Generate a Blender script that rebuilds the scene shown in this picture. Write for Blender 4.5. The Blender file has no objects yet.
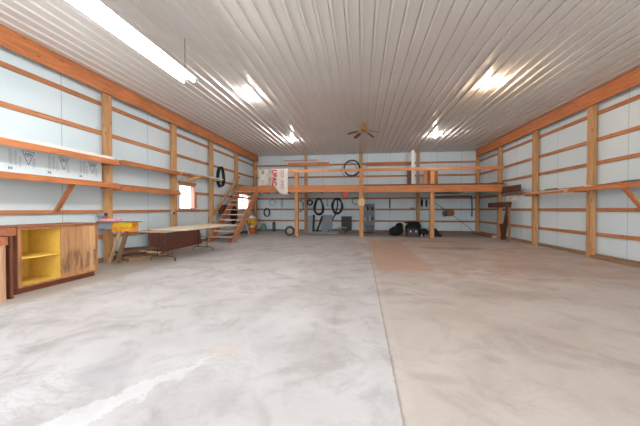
import bpy, math, random
from mathutils import Vector, Matrix
random.seed(7)
S = bpy.context.scene
COL = S.collection
PI = math.pi

# ------------------------------------------------------------------ materials
def lin(c):
    return tuple(((v/255)/12.92 if v/255 <= .04045 else ((v/255+.055)/1.055)**2.4) for v in c) + (1,)

class NT:
    def __init__(s, name):
        s.m = bpy.data.materials.new(name); s.m.use_nodes = True
        s.t = s.m.node_tree; s.b = s.t.nodes['Principled BSDF']
    def n(s, typ, **k):
        x = s.t.nodes.new(typ)
        for a, v in k.items():
            if a.startswith('i_'): x.inputs[a[2:].replace('_', ' ')].default_value = v
            else: setattr(x, a, v)
        return x
    def l(s, a, b): s.t.links.new(a, b)
    def val(s, x, sock):
        if hasattr(x, 'bl_idname') or hasattr(x, 'is_output'): s.l(x, sock)
        else: sock.default_value = x
    def math(s, op, a, b=0.0, c=0.0, clamp=False):
        x = s.t.nodes.new('ShaderNodeMath'); x.operation = op; x.use_clamp = clamp
        for i, v in enumerate((a, b, c)):
            if isinstance(v, (int, float)): x.inputs[i].default_value = v
            else: s.l(v, x.inputs[i])
        return x.outputs[0]
    def mix(s, f, a, b, mode='MIX'):
        x = s.t.nodes.new('ShaderNodeMix'); x.data_type = 'RGBA'; x.blend_type = mode
        for i, v in ((0, f), (6, a), (7, b)):
            if isinstance(v, (int, float, tuple)): x.inputs[i].default_value = v
            else: s.l(v, x.inputs[i])
        return x.outputs[2]
    def coord(s): return s.n('ShaderNodeTexCoord').outputs['Object']
    def mapping(s, vec, scale=(1,1,1), loc=(0,0,0), rot=(0,0,0)):
        x = s.n('ShaderNodeMapping'); s.l(vec, x.inputs['Vector'])
        x.inputs['Scale'].default_value = scale; x.inputs['Location'].default_value = loc; x.inputs['Rotation'].default_value = rot
        return x.outputs[0]
    def noise(s, vec, scale, detail=4, rough=.55, dist=0):
        x = s.n('ShaderNodeTexNoise'); s.l(vec, x.inputs['Vector'])
        x.inputs['Scale'].default_value = scale; x.inputs['Detail'].default_value = detail
        x.inputs['Roughness'].default_value = rough; x.inputs['Distortion'].default_value = dist
        return x.outputs['Fac']
    def ramp(s, f, stops):
        x = s.n('ShaderNodeValToRGB'); e = x.color_ramp.elements
        e[0].position, e[0].color = stops[0]; e[1].position, e[1].color = stops[-1]
        for p, c in stops[1:-1]:
            q = e.new(p); q.color = c
        s.l(f, x.inputs[0]); return x.outputs[0]
    def smooth(s, v, lo, hi):
        x = s.n('ShaderNodeMapRange'); x.interpolation_type = 'SMOOTHSTEP'
        s.l(v, x.inputs[0]); x.inputs[1].default_value = lo; x.inputs[2].default_value = hi
        return x.outputs[0]
    def bump(s, h, strength, dist=.01):
        x = s.n('ShaderNodeBump'); x.inputs['Strength'].default_value = strength; x.inputs['Distance'].default_value = dist
        s.l(h, x.inputs['Height']); s.l(x.outputs[0], s.b.inputs['Normal'])

CACHE = {}
def plain(name, rgb, rough=.6, metal=0, var=.12, spec=None):
    if name in CACHE: return CACHE[name]
    t = NT(name); c = lin(rgb)
    n = t.noise(t.coord(), 9, 4)
    d = tuple(v*(1-var) for v in c[:3])+(1,); u = tuple(min(1, v*(1+var)) for v in c[:3])+(1,)
    t.l(t.ramp(n, [(.3, d), (.7, u)]), t.b.inputs['Base Color'])
    t.b.inputs['Roughness'].default_value = rough; t.b.inputs['Metallic'].default_value = metal
    if spec is not None: t.b.inputs['Specular IOR Level'].default_value = spec
    CACHE[name] = t.m; return t.m

def wood(name, rgb, axis, knots=True, dark=.45, contrast=1.0, rough=.6):
    key = name+axis
    if key in CACHE: return CACHE[key]
    t = NT(key); c = lin(rgb)
    sc = {'X': (1.2, 16, 16), 'Y': (16, 1.2, 16), 'Z': (16, 16, 1.2)}[axis]
    oi = t.n('ShaderNodeObjectInfo')
    v = t.n('ShaderNodeVectorMath', operation='ADD'); t.l(t.coord(), v.inputs[0])
    comb = t.n('ShaderNodeCombineXYZ')
    r10 = t.math('MULTIPLY', oi.outputs['Random'], 23.0)
    for i in range(3): t.l(r10, comb.inputs[i])
    t.l(comb.outputs[0], v.inputs[1]); co = v.outputs[0]
    g = t.noise(t.mapping(co, sc), 1.5, 5, .6, .6)
    d = tuple(x*(1-.38*contrast) for x in c[:3])+(1,); u = tuple(min(1, x*(1+.25*contrast)) for x in c[:3])+(1,)
    colr = t.ramp(g, [(.28, d), (.5, c), (.72, u)])
    big = t.noise(co, 1.3, 2)
    colr = t.mix(t.math('MULTIPLY', t.smooth(big, .4, .7), .35), colr, tuple(x*.7 for x in c[:3])+(1,))
    hv = t.math('MULTIPLY_ADD', oi.outputs['Random'], .22, .89)
    colr = t.mix(1.0, colr, t.ramp(hv, [(0, (0,0,0,1)), (1, (1,1,1,1))]), 'MULTIPLY')
    if knots:
        ks = {'X': (1.6, 5, 5), 'Y': (5, 1.6, 5), 'Z': (5, 5, 1.6)}[axis]
        vo = t.n('ShaderNodeTexVoronoi'); t.l(t.mapping(co, ks), vo.inputs['Vector']); vo.inputs['Scale'].default_value = 1.3
        k = t.math('SUBTRACT', 1.0, t.smooth(vo.outputs['Distance'], .06, .13))
        colr = t.mix(t.math('MULTIPLY', k, .8), colr, tuple(x*.25 for x in c[:3])+(1,))
    t.l(colr, t.b.inputs['Base Color']); t.b.inputs['Roughness'].default_value = rough
    t.bump(g, .15, .004)
    CACHE[key] = t.m; return t.m

C_POST = (202, 152, 102); C_GIRT = (190, 126, 82); C_HEAD = (200, 124, 74); C_LOFT = (208, 132, 80)
def post_w(a='Z'): return wood('post_wood', C_POST, a)
def girt_w(a): return wood('girt_wood', C_GIRT, a)
def head_w(a): return wood('header_wood', C_HEAD, a)
def loft_w(a): return wood('loft_wood', C_LOFT, a)
def dark_w(a): return wood('dark_wood', (98, 56, 40), a, knots=False)
def pale_w(a): return wood('pale_wood', (214, 178, 132), a)
def old_w(a): return wood('weathered_wood', (150, 118, 88), a)

BLACK = plain('black_rubber', (30, 32, 38), .5, var=.3)
NAVY = plain('navy_plastic', (38, 48, 84), .5)
BLACKFAB = plain('black_fabric', (24, 26, 32), .85, var=.4)
GREYM = plain('grey_metal', (156, 162, 168), .5, .1)
STEEL = plain('tube_steel', (84, 74, 66), .4, .7)
WHITE = plain('white_paint', (232, 230, 226), .5, var=.03)
RED = plain('red_plastic', (205, 30, 38), .4)
BRASS = plain('aged_brass', (176, 138, 70), .35, .8)
YELLOW = plain('yellow_paint', (236, 198, 92), .55, var=.08)
YELPL = plain('yellow_plastic', (236, 180, 40), .4)
ORANGE = plain('orange_plastic', (205, 108, 48), .45)
PINK = plain('pink_foam', (236, 168, 178), .8)
GREEN = plain('green_paint', (120, 160, 140), .4)
GREYPAN = plain('grey_panel', (138, 146, 156), .6)
GREY = plain('dark_grey_plastic', (84, 88, 94), .6)
INK = plain('grey_ink', (142, 152, 166), .8, var=.05)
INKL = plain('pale_ink', (188, 199, 207), .8, var=.05)
REDINK = plain('red_ink', (204, 52, 66), .8, var=.05)
BLUE = plain('blue_strap', (48, 74, 120), .7)
CLOTH = plain('white_cloth', (226, 222, 212), .9, var=.04)
PORC = plain('porcelain', (225, 222, 215), .3)
PLY = wood('plywood', (214, 186, 150), 'Y', knots=False, contrast=.5)
BLADE = wood('blade_wood', (112, 78, 44), 'X', knots=False)

def emit(name, rgb, strength):
    t = NT(name); t.b.inputs['Base Color'].default_value = rgb+(1,)
    t.b.inputs['Emission Color'].default_value = rgb+(1,); t.b.inputs['Emission Strength'].default_value = strength
    return t.m
TUBE = emit('lit_fluorescent_tube', (1.0, .98, .96), 62)
BULB_W = emit('lit_bulb_cool', (1.0, .95, .93), 950)
BULB_A = emit('lit_bulb_warm', (1.0, .74, .48), 950)

def mat_glass():
    t = NT('window_glass')
    tr = t.n('ShaderNodeBsdfTransparent'); gl = t.n('ShaderNodeBsdfGlossy'); gl.inputs['Roughness'].default_value = .03
    mx = t.n('ShaderNodeMixShader'); mx.inputs[0].default_value = .07
    t.l(tr.outputs[0], mx.inputs[1]); t.l(gl.outputs[0], mx.inputs[2])
    t.l(mx.outputs[0], t.t.nodes['Material Output'].inputs['Surface']); return t.m
GLASS = mat_glass()

def mat_foam(axis):
    t = NT('blue_foam_board_'+axis); co = t.coord()
    sep = t.n('ShaderNodeSeparateXYZ'); t.l(co, sep.inputs[0]); a = sep.outputs[axis]; z = sep.outputs['Z']
    c = t.ramp(t.noise(co, .8, 3), [(.3, lin((210, 228, 235))), (.7, lin((221, 233, 238)))])
    fr = t.math('ABSOLUTE', t.math('SUBTRACT', t.math('FRACT', t.math('DIVIDE', t.math('ADD', a, 50.3), 1.22)), .5))
    seam = t.math('SUBTRACT', 1.0, t.smooth(fr, .003, .009))
    c = t.mix(t.math('MULTIPLY', seam, .6), c, lin((120, 130, 140)))
    # printed or scuffed flecks
    vo = t.n('ShaderNodeTexVoronoi'); t.l(co, vo.inputs['Vector']); vo.inputs['Scale'].default_value = 1.9
    sp = t.math('SUBTRACT', 1.0, t.smooth(vo.outputs['Distance'], .02, .045))
    c = t.mix(t.math('MULTIPLY', sp, .45), c, lin((110, 120, 132)))
    # splash stain near the slab
    st = t.math('MULTIPLY', t.math('SUBTRACT', 1.0, t.smooth(z, .02, .2)), t.noise(co, 5, 4))
    c = t.mix(t.math('MULTIPLY', st, .6), c, lin((160, 150, 135)))
    t.l(c, t.b.inputs['Base Color']); t.b.inputs['Roughness'].default_value = .55
    return t.m
FOAM_Y = mat_foam('Y'); FOAM_X = mat_foam('X')

def mat_ceiling():
    t = NT('white_ribbed_steel'); co = t.coord()
    n = t.noise(co, .6, 3)
    c = t.ramp(n, [(.3, lin((222, 215, 209))), (.7, lin((229, 223, 218)))])
    t.l(c, t.b.inputs['Base Color'])
    t.b.inputs['Roughness'].default_value = .25
    t.b.inputs['Specular IOR Level'].default_value = .42
    return t.m
CEIL = mat_ceiling()

def mat_floor():
    t = NT('stained_concrete'); co = t.coord()
    sep = t.n('ShaderNodeSeparateXYZ'); t.l(co, sep.inputs[0]); X, Y = sep.outputs['X'], sep.outputs['Y']
    n1 = t.noise(co, .55, 5, .6, .8); n2 = t.noise(t.mapping(co, loc=(7, 3, 0)), 2.2, 8, .68, .6); n3 = t.noise(co, 16, 5, .7)
    left = t.ramp(n1, [(.3, lin((182, 179, 178))), (.5, lin((199, 197, 197))), (.7, lin((211, 209, 209)))])
    right = t.ramp(n1, [(.3, lin((178, 163, 152))), (.5, lin((193, 181, 171))), (.72, lin((207, 198, 191)))])
    xw = t.math('ADD', X, t.math('MULTIPLY', t.math('SUBTRACT', n3, .5), .03))
    side = t.math('MULTIPLY_ADD', t.smooth(xw, .235, .265), .72, t.math('MULTIPLY', t.smooth(X, -2.2, 1.6), .28))
    c = t.mix(side, left, right)
    # mottling
    c = t.mix(t.math('MULTIPLY', t.smooth(n2, .46, .70), .42), c, lin((150, 144, 142)))
    c = t.mix(t.math('MULTIPLY', t.smooth(n2, .28, .46), -.0), c, lin((240, 240, 240)))
    n4 = t.noise(t.mapping(co, (1, 1, 1), (11, 5, 0)), .9, 7, .7, 1.5)
    c = t.mix(t.math('MULTIPLY', t.smooth(n4, .50, .66), .40), c, lin((140, 130, 124)))
    c = t.mix(t.math('MULTIPLY', t.smooth(n3, .55, .8), .15), c, lin((120, 112, 108)))
    # trowel sweeps on the left slab
    w = t.n('ShaderNodeTexWave', wave_type='RINGS'); t.l(t.mapping(co, (1, 1, 1), (1.9, -2.9, 0)), w.inputs['Vector'])
    w.inputs['Scale'].default_value = 4.5; w.inputs['Distortion'].default_value = 14; w.inputs['Detail'].default_value = 3; w.inputs['Detail Scale'].default_value = 1.6
    sweep = t.math('MULTIPLY', t.smooth(w.outputs['Fac'], .6, .95), t.smooth(t.noise(co, 1.1, 3), .5, .62))
    c = t.mix(t.math('MULTIPLY', sweep, .2), c, lin((158, 155, 157)))
    # dark spots
    vo = t.n('ShaderNodeTexVoronoi'); t.l(t.mapping(co, (1, 1.2, 1)), vo.inputs['Vector']); vo.inputs['Scale'].default_value = 1.1; vo.inputs['Randomness'].default_value = 1
    dd = t.math('ADD', vo.outputs['Distance'], t.math('MULTIPLY', n2, .12))
    sp = t.math('SUBTRACT', 1.0, t.smooth(dd, .10, .17))
    c = t.mix(t.math('MULTIPLY', sp, .4), c, lin((140, 132, 128)))
    # rust brown slab patch
    def box(x0, x1, y0, y1, soft, wob=.06):
        nx = t.math('ADD', X, t.math('MULTIPLY', t.math('SUBTRACT', n2, .5), wob)); ny = t.math('ADD', Y, t.math('MULTIPLY', t.math('SUBTRACT', n2, .5), wob))
        a = t.math('MULTIPLY', t.smooth(nx, x0-soft, x0+soft), t.math('SUBTRACT', 1.0, t.smooth(nx, x1-soft, x1+soft)))
        b = t.math('MULTIPLY', t.smooth(ny, y0-soft, y0+soft), t.math('SUBTRACT', 1.0, t.smooth(ny, y1-soft, y1+soft)))
        return t.math('MULTIPLY', a, b)
    c = t.mix(t.math('MULTIPLY', box(.3, 1.5, 6.1, 11.6, .05), .75), c, lin((186, 150, 126)))
    c = t.mix(t.math('MULTIPLY', t.math('MULTIPLY', box(1.5, 5.9, 5.2, 12.8, .5, .8), t.smooth(n4, .4, .6)), .5), c, lin((184, 150, 128)))
    c = t.mix(t.math('MULTIPLY', box(2.0, 3.8, 9.6, 10.1, .2, 1.4), .6), c, lin((120, 84, 66)))
    c = t.mix(t.math('MULTIPLY', box(.8, 3.6, 11.7, 12.0, .15, .7), .5), c, lin((128, 96, 80)))
    # brownish border along the left wall
    bl = t.math('SUBTRACT', 1.0, t.smooth(t.math('ADD', X, t.math('MULTIPLY', t.math('SUBTRACT', n1, .5), .6)), -4.6, -4.3))
    bl = t.math('MULTIPLY', bl, t.math('SUBTRACT', 1.0, t.smooth(Y, 7.5, 9.5)))
    c = t.mix(t.math('MULTIPLY', bl, .75), c, lin((168, 158, 144)))
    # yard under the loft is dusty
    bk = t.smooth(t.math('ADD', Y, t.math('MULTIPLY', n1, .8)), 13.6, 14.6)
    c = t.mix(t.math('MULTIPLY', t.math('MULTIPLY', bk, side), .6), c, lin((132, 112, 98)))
    # white spill streak from (-1.22,2.36) towards (-1.85,1.35), widening
    ax, ay, bx, by = -1.20, 2.38, -1.80, 1.32
    L = math.hypot(bx-ax, by-ay); ux, uy = (bx-ax)/L, (by-ay)/L
    px = t.math('SUBTRACT', X, ax); py = t.math('SUBTRACT', Y, ay)
    u = t.math('ADD', t.math('MULTIPLY', px, ux), t.math('MULTIPLY', py, uy))
    v = t.math('SUBTRACT', t.math('MULTIPLY', px, -uy), t.math('MULTIPLY', py, -ux))
    n5 = t.noise(co, 5.5, 6, .7)
    v = t.math('ADD', v, t.math('MULTIPLY', t.math('SUBTRACT', n5, .5), .46))
    half = t.math('MULTIPLY_ADD', t.smooth(u, 0, .95), .085, .012)
    inn = t.math('SUBTRACT', 1.0, t.smooth(t.math('SUBTRACT', t.math('ABSOLUTE', v), half), -.008, .012))
    rng = t.math('MULTIPLY', t.smooth(u, -.02, .06), t.math('SUBTRACT', 1.0, t.smooth(u, L-.1, L+.05)))
    c = t.mix(t.math('MULTIPLY', t.math('MULTIPLY', inn, rng), .5), c, lin((222, 222, 222)))
    # darker wet halo left of the spill and tan spot at its tip
    def blob(cx, cy, r0, r1, sx=1, sy=1):
        dx = t.math('MULTIPLY', t.math('SUBTRACT', X, cx), sx); dy = t.math('MULTIPLY', t.math('SUBTRACT', Y, cy), sy)
        d = t.math('SQRT', t.math('ADD', t.math('MULTIPLY', dx, dx), t.math('MULTIPLY', dy, dy)))
        d = t.math('ADD', d, t.math('MULTIPLY', t.math('SUBTRACT', n5, .5), r1*1.1))
        return t.math('SUBTRACT', 1.0, t.smooth(d, r0, r1))
    for cx, cy, r0, r1, sx, sy, k, rgb in ((-1.19, 2.42, .02, .16, 1, 1, .5, (214, 188, 168)), (-1.95, 1.95, .1, .26, .8, 1.2, .5, (166, 164, 168)),
            (-.45, 2.6, .1, .5, 1, 1, .4, (164, 158, 154)), (.55, 2.25, .05, .2, .6, 2, .4, (150, 140, 134)), (-1.35, 5.15, .05, .2, .8, 1.2, .45, (160, 148, 138)),
            (-.35, 3.9, .15, .5, 1, .7, .3, (170, 160, 154)), (-.9, 4.2, .2, .8, 1.2, .8, .3, (172, 164, 158)), (-2.9, 4.3, .05, .3, .8, 1.5, .3, (170, 168, 170)),
            (2.2, 4.6, .1, .8, .6, 2, .4, (160, 138, 120)), (.9, 3.6, .1, .5, .9, 1.5, .3, (164, 150, 138)), (1.1, 2.6, .02, .12, 1, 1, .5, (150, 144, 138))):
        c = t.mix(t.math('MULTIPLY', blob(cx, cy, r0, r1, sx, sy), k), c, lin(rgb))
    # joints
    jx = t.math('ABSOLUTE', t.math('SUBTRACT', xw, .25))
    j = t.math('SUBTRACT', 1.0, t.smooth(jx, .004, .013))
    for y0 in (6.0, 11.7):
        jy = t.math('ABSOLUTE', t.math('SUBTRACT', t.math('ADD', Y, t.math('MULTIPLY', t.math('SUBTRACT', n3, .5), .03)), y0))
        j = t.math('MAXIMUM', j, t.math('MULTIPLY', t.math('MULTIPLY', t.math('SUBTRACT', 1.0, t.smooth(jy, .008, .03)), side), .6))
    c = t.mix(t.math('MULTIPLY', j, .5), c, lin((120, 106, 94)))
    jl = t.math('MULTIPLY', t.smooth(xw, .26, .28), t.math('SUBTRACT', 1.0, t.smooth(xw, .31, .36)))
    c = t.mix(t.math('MULTIPLY', jl, .10), c, lin((226, 218, 206)))
    t.l(c, t.b.inputs['Base Color'])
    r = t.math('MULTIPLY_ADD', n2, .25, .38); t.l(r, t.b.inputs['Roughness'])
    h = t.math('SUBTRACT', t.math('MULTIPLY', n3, .3), j)
    t.bump(h, .2, .006)
    return t.m
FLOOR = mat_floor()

def mat_doorplank():
    t = NT('cabinet_planks'); co = t.coord()
    sep = t.n('ShaderNodeSeparateXYZ'); t.l(co, sep.inputs[0]); Y, Z = sep.outputs['Y'], sep.outputs['Z']
    pl = t.math('DIVIDE', t.math('ADD', Y, 5.0), .128); idx = t.math('FLOOR', pl); fr = t.math('FRACT', pl)
    wn = t.n('ShaderNodeTexWhiteNoise', noise_dimensions='1D'); t.l(idx, wn.inputs['W'])
    base = t.ramp(wn.outputs['Value'], [(0, lin((176, 128, 88))), (.5, lin((198, 152, 106))), (1, lin((212, 170, 122)))])
    g = t.noise(t.mapping(co, (20, 20, 1.4)), 1.4, 5, .6, .6)
    c = t.mix(t.math('MULTIPLY', t.smooth(g, .45, .7), .45), base, lin((140, 92, 60)))
    blot = t.noise(t.mapping(co, (9, 9, 1.8)), 1.5, 4, .6)
    zz = t.math('MULTIPLY', t.smooth(Z, .12, .25), t.math('SUBTRACT', 1.0, t.smooth(Z, .45, .62)))
    c = t.mix(t.math('MULTIPLY', t.math('MULTIPLY', t.smooth(blot, .42, .58), zz), .65), c, lin((96, 66, 54)))
    gap = t.math('SUBTRACT', 1.0, t.smooth(t.math('ABSOLUTE', t.math('SUBTRACT', fr, .5)), .47, .485))
    gap = t.math('SUBTRACT', 1.0, gap)
    c = t.mix(t.math('MULTIPLY', gap, .7), c, lin((80, 50, 34)))
    t.l(c, t.b.inputs['Base Color']); t.b.inputs['Roughness'].default_value = .55
    return t.m
DOORP = mat_doorplank()

# ------------------------------------------------------------------ mesh builder (all coordinates are world metres)
class MB:
    def __init__(s): s.v = []; s.f = []; s.sm = []
    def add(s, vs, fs, smooth=False):
        o = len(s.v); s.v += [Vector(p) for p in vs]; s.f += [tuple(i+o for i in f) for f in fs]; s.sm += [smooth]*len(fs); return s
    def box(s, x0, x1, y0, y1, z0, z1):
        vs = [(x, y, z) for x in (x0, x1) for y in (y0, y1) for z in (z0, z1)]
        return s.add(vs, [(0,1,3,2), (4,6,7,5), (0,4,5,1), (2,3,7,6), (0,2,6,4), (1,5,7,3)])
    def bar(s, p, q, w, h, up=(0,0,1)):
        p, q = Vector(p), Vector(q); d = (q-p).normalized(); up = Vector(up)
        a = d.cross(up)
        if a.length < 1e-4: a = d.cross(Vector((1,0,0)))
        a.normalize(); b = a.cross(d).normalized()
        vs = [e + a*sa*w/2 + b*sb*h/2 for e in (p, q) for sa in (-1, 1) for sb in (-1, 1)]
        return s.add(vs, [(0,1,3,2), (4,6,7,5), (0,4,5,1), (2,3,7,6), (0,2,6,4), (1,5,7,3)])
    def tube(s, pts, r, n=8, closed=False):
        pts = [Vector(p) for p in pts]; m = len(pts); vs = []; prev = None
        for i, p in enumerate(pts):
            if closed: d = pts[(i+1) % m]-pts[i-1]
            else: d = pts[min(i+1, m-1)]-pts[max(i-1, 0)]
            d.normalize()
            if prev is None:
                a = d.cross(Vector((0,0,1)))
                if a.length < 1e-3: a = d.cross(Vector((1,0,0)))
            else: a = prev - d*prev.dot(d)
            a.normalize(); prev = a; b = d.cross(a)
            rr = r[i] if isinstance(r, (list, tuple)) else r
            vs += [p + (a*math.cos(2*PI*k/n)+b*math.sin(2*PI*k/n))*rr for k in range(n)]
        fs = []
        for i in range(m if closed else m-1):
            j = (i+1) % m
            fs += [(i*n+k, i*n+(k+1) % n, j*n+(k+1) % n, j*n+k) for k in range(n)]
        s.add(vs, fs, True)
        if not closed: s.add([], []); o = len(s.v)-m*n; s.f += [tuple(o+k for k in range(n))[::-1], tuple(o+(m-1)*n+k for k in range(n))]; s.sm += [False, False]
        return s
    def lathe(s, prof, c, axis='Z', n=20):
        c = Vector(c); vs = []
        for r, h in prof:
            for k in range(n):
                a = 2*PI*k/n; u, w = r*math.cos(a), r*math.sin(a)
                vs.append(c + Vector({'Z': (u, w, h), 'Y': (u, h, w), 'X': (h, u, w)}[axis]))
        m = len(prof); fs = [(i*n+k, i*n+(k+1) % n, (i+1)*n+(k+1) % n, (i+1)*n+k) for i in range(m-1) for k in range(n)]
        fs += [tuple(range(n))[::-1], tuple((m-1)*n+k for k in range(n))]
        return s.add(vs, fs, True)
    def blob(s, c, r, seed=0, amp=.12, n=14):
        rnd = random.Random(seed); ph = [rnd.uniform(0, 6) for _ in range(6)]; vs = []; m = n//2
        for i in range(m+1):
            th = PI*i/m
            for k in range(n):
                a = 2*PI*k/n; q = 1+amp*(math.sin(3*a+ph[0]+2*th)+math.sin(5*th+ph[1]+a)+.6*math.sin(7*a+ph[2]-3*th))
                def se(v, e=.75): return math.copysign(abs(v)**e, v)
                vs.append((c[0]+r[0]*q*se(math.sin(th))*se(math.cos(a)), c[1]+r[1]*q*se(math.sin(th))*se(math.sin(a)), max(c[2]-r[2], c[2]+r[2]*q*se(math.cos(th)))))
        return s.add(vs, [(i*n+k, i*n+(k+1) % n, (i+1)*n+(k+1) % n, (i+1)*n+k) for i in range(m) for k in range(n)], True)

WORLD = {}
def build(name, mb, mat, parent=None, origin=None, bevel=0):
    me = bpy.data.meshes.new(name)
    lo = Vector([min(v[i] for v in mb.v) for i in range(3)]); hi = Vector([max(v[i] for v in mb.v) for i in range(3)])
    if origin is None: origin = Vector(((lo.x+hi.x)/2, (lo.y+hi.y)/2, lo.z))
    origin = Vector(origin)
    me.from_pydata([v-origin for v in mb.v], [], mb.f); me.update()
    for p, sm in zip(me.polygons, mb.sm): p.use_smooth = sm
    import bmesh
    bm = bmesh.new(); bm.from_mesh(me); bmesh.ops.recalc_face_normals(bm, faces=bm.faces)
    bm.to_mesh(me); bm.free()
    me.materials.append(mat)
    o = bpy.data.objects.new(name, me); COL.objects.link(o)
    if parent is not None:
        o.parent = parent; o.location = origin - WORLD[parent]
    else: o.location = origin
    WORLD[o] = origin
    if bevel:
        b = o.modifiers.new('bevel', 'BEVEL'); b.width = bevel; b.segments = 2; b.limit_method = 'ANGLE'
    return o
def tag(o, label, cat, group=None):
    o['label'] = label; o['category'] = cat
    if group: o['group'] = group
    return o
def thing(name, loc, label, cat, group=None):
    o = bpy.data.objects.new(name, None); COL.objects.link(o); o.location = loc; o.empty_display_size = .1
    WORLD[o] = Vector(loc); return tag(o, label, cat, group)
def struct(name, mb, mat, parent=None):
    o = build(name, mb, mat, parent, origin=(0,0,0) if parent is None else None)
    if parent is None: o['kind'] = 'structure'
    return o
def copy_tree(o, delta, parent=None):
    c = o.copy(); COL.objects.link(c)
    for k in ('label',):
        if k in c: del c[k]
    WORLD[c] = WORLD[o]+Vector(delta)
    if parent is None: c.location = o.location+Vector(delta)
    else: c.parent = parent
    for ch in list(o.children): copy_tree(ch, delta, c)
    return c
def B(*a): return MB().box(*a)

# ------------------------------------------------------------------ room shell
XL, XR, YB, YF, H = -6.10, 6.08, 16.24, -1.2, 4.30
T = .14
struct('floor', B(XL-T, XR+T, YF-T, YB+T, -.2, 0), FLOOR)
W1 = (9.08, 10.04, 1.24, 2.12)   # y0 y1 z0 z1
W2 = (13.72, 15.5, 1.24, 2.06)
wl = MB()
for y0, y1, z0, z1 in ((YF-T, W1[0], 0, H), (W1[0], W1[1], 0, W1[2]), (W1[0], W1[1], W1[3], H), (W1[1], W2[0], 0, H), (W2[0], W2[1], 0, W2[2]), (W2[0], W2[1], W2[3], H), (W2[1], YB+T, 0, H)):
    wl.box(XL-T, XL, y0, y1, z0, z1)
struct('wall_left', wl, FOAM_Y)
struct('wall_right', B(XR, XR+T, YF-T, YB+T, 0, H), FOAM_Y)
struct('wall_back', B(XL, XR, YB, YB+T, 0, H), FOAM_X)
wf = MB(); wf.box(XL, -5.3, YF-T, YF, 0, H); wf.box(5.3, XR, YF-T, YF, 0, H); wf.box(-5.3, 5.3, YF-T, YF, 4.0, H)
struct('wall_front', wf, FOAM_X)

# ribbed ceiling
cm = MB(); prof = []; P0 = .2286; k = math.ceil((XL-T)/P0)
x = k*P0
pts = [(XL-T, H)]
while x < XR+T-.1:
    if -5.84 < x < 5.84:
        pts += [(x-.040, H), (x-.037, H+.03), (x-.026, H+.03), (x-.023, H-.028), (x+.016, H-.028), (x+.030, H)]  # groove beside each rib is added so its shade draws a dark line
    x += P0
pts.append((XR+T, H))
ny = 2; ys = (YF-T, YB+T)
vs = [(px, y, pz) for y in ys for (px, pz) in pts]; n = len(pts)
vs += [(px, y, H+.06) for y in ys for px in (XL-T, XR+T)]
cm.add(vs, [(i, i+1, n+i+1, n+i) for i in range(n-1)]); m0 = 2*n
cm.f.append((m0, m0+1, m0+3, m0+2)); cm.sm.append(False)
struct('ceiling', cm, CEIL)

# windows
def window(name, w, pane_bars):
    y0, y1, z0, z1 = w; t = .045
    f = MB(); xa, xb = XL-T, XL+.012
    f.box(xa, xb, y0, y0+t, z0, z1); f.box(xa, xb, y1-t, y1, z0, z1); f.box(xa, xb, y0+t, y1-t, z0, z0+t); f.box(xa, xb, y0+t, y1-t, z1-t, z1)
    for yy in pane_bars: f.box(xa+.04, xa+.08, yy-.015, yy+.015, z0+t, z1-t)
    fo = struct(name, f, wood('window_wood', (196, 150, 132), 'Z'))
    build('pane', B(XL-.08, XL-.075, y0+t, y1-t, z0+t, z1-t), GLASS, fo)
    return fo
w1 = window('window_1', W1, ())
build('window_sill', B(XL-.02, XL+.06, W1[0]-.06, W1[1]+.06, W1[2]-.03, W1[2]), wood('window_wood', (196, 150, 132), 'Z'), w1)
window('window_2', W2, (14.56,))

# girts
tn = [0]
def trim(x0, x1, y0, y1, z0, z1, ax):
    tn[0] += 1; struct('trim_%d' % tn[0], B(x0, x1, y0, y1, z0, z1), girt_w(ax))
GZ = (.60, 1.235, 1.84, 2.45, 3.05, 3.73); gh = .046
for z in GZ:
    if z == 1.84:
        trim(XL, XL+.04, 2.0, W1[0]-.002, z-gh, z+gh, 'Y'); trim(XL, XL+.04, W1[1]+.002, YB-.04, z-gh, z+gh, 'Y')
    elif z == 1.235:
        trim(XL, XL+.04, 2.0, YB-.04, z-gh-.03, z-.001+.0, 'Y')
    else: trim(XL, XL+.04, 2.0, YB-.04, z-gh, z+gh, 'Y')
    trim(XR-.04, XR, 2.0, YB-.04, z-gh, z+gh, 'Y')
    trim(XL, XR, YB-.04, YB, z-gh, z+gh, 'X')
# window trimmers
trim(XL, XL+.04, W1[0]-.06, W1[1]+.06, W1[3]+.002, W1[3]+.09, 'Y')
trim(XL, XL+.04, W1[1]+.002, W1[1]+.06, 1.29, 1.79, 'Z')
# splash boards at the slab
struct('baseboard_left', B(XL, XL+.05, 2.0, YB, 0, .10), old_w('Y'))
struct('baseboard_right', B(XR-.05, XR, 2.0, YB, 0, .10), old_w('Y'))
struct('baseboard_back', B(XL+.05, XR-.05, YB-.05, YB, 0, .10), old_w('X'))

# posts
def post(x0, x1, y, label, grp, rot=False):
    o = build('wall_post', B(x0, x1, y-.07, y+.07, 0, H), post_w(), bevel=.006)
    return tag(o, label, 'post', grp)
for y, lb in ((6.18, 'square wooden post directly behind the bracket shelf with the yellow drawer'),
              (8.66, 'square wooden post beside the bright square window, behind the folding table'),
              (11.04, 'square wooden post between the bright window and the hanging black hose'),
              (13.41, 'square wooden post where the stairs meet the loft platform at the left wall'),
              (15.97, 'wooden corner post where left and back walls meet, behind the yellow jug')):
    post(XL+.04, XL+.18, y, lb, 'posts along the left wall')
for y, lb in ((8.57, 'nearest square wooden post of the right wall, with shelf passing across it'),
              (11.07, 'square wooden post of the right wall, middle one where the right wall shelf ends'),
              (13.69, 'square wooden post of the right wall carrying the end of the loft beam'),
              (16.13, 'wooden corner post where back and right walls meet, under the loft end')):
    post(XR-.18, XR-.04, y, lb, 'posts along the right wall')
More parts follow.
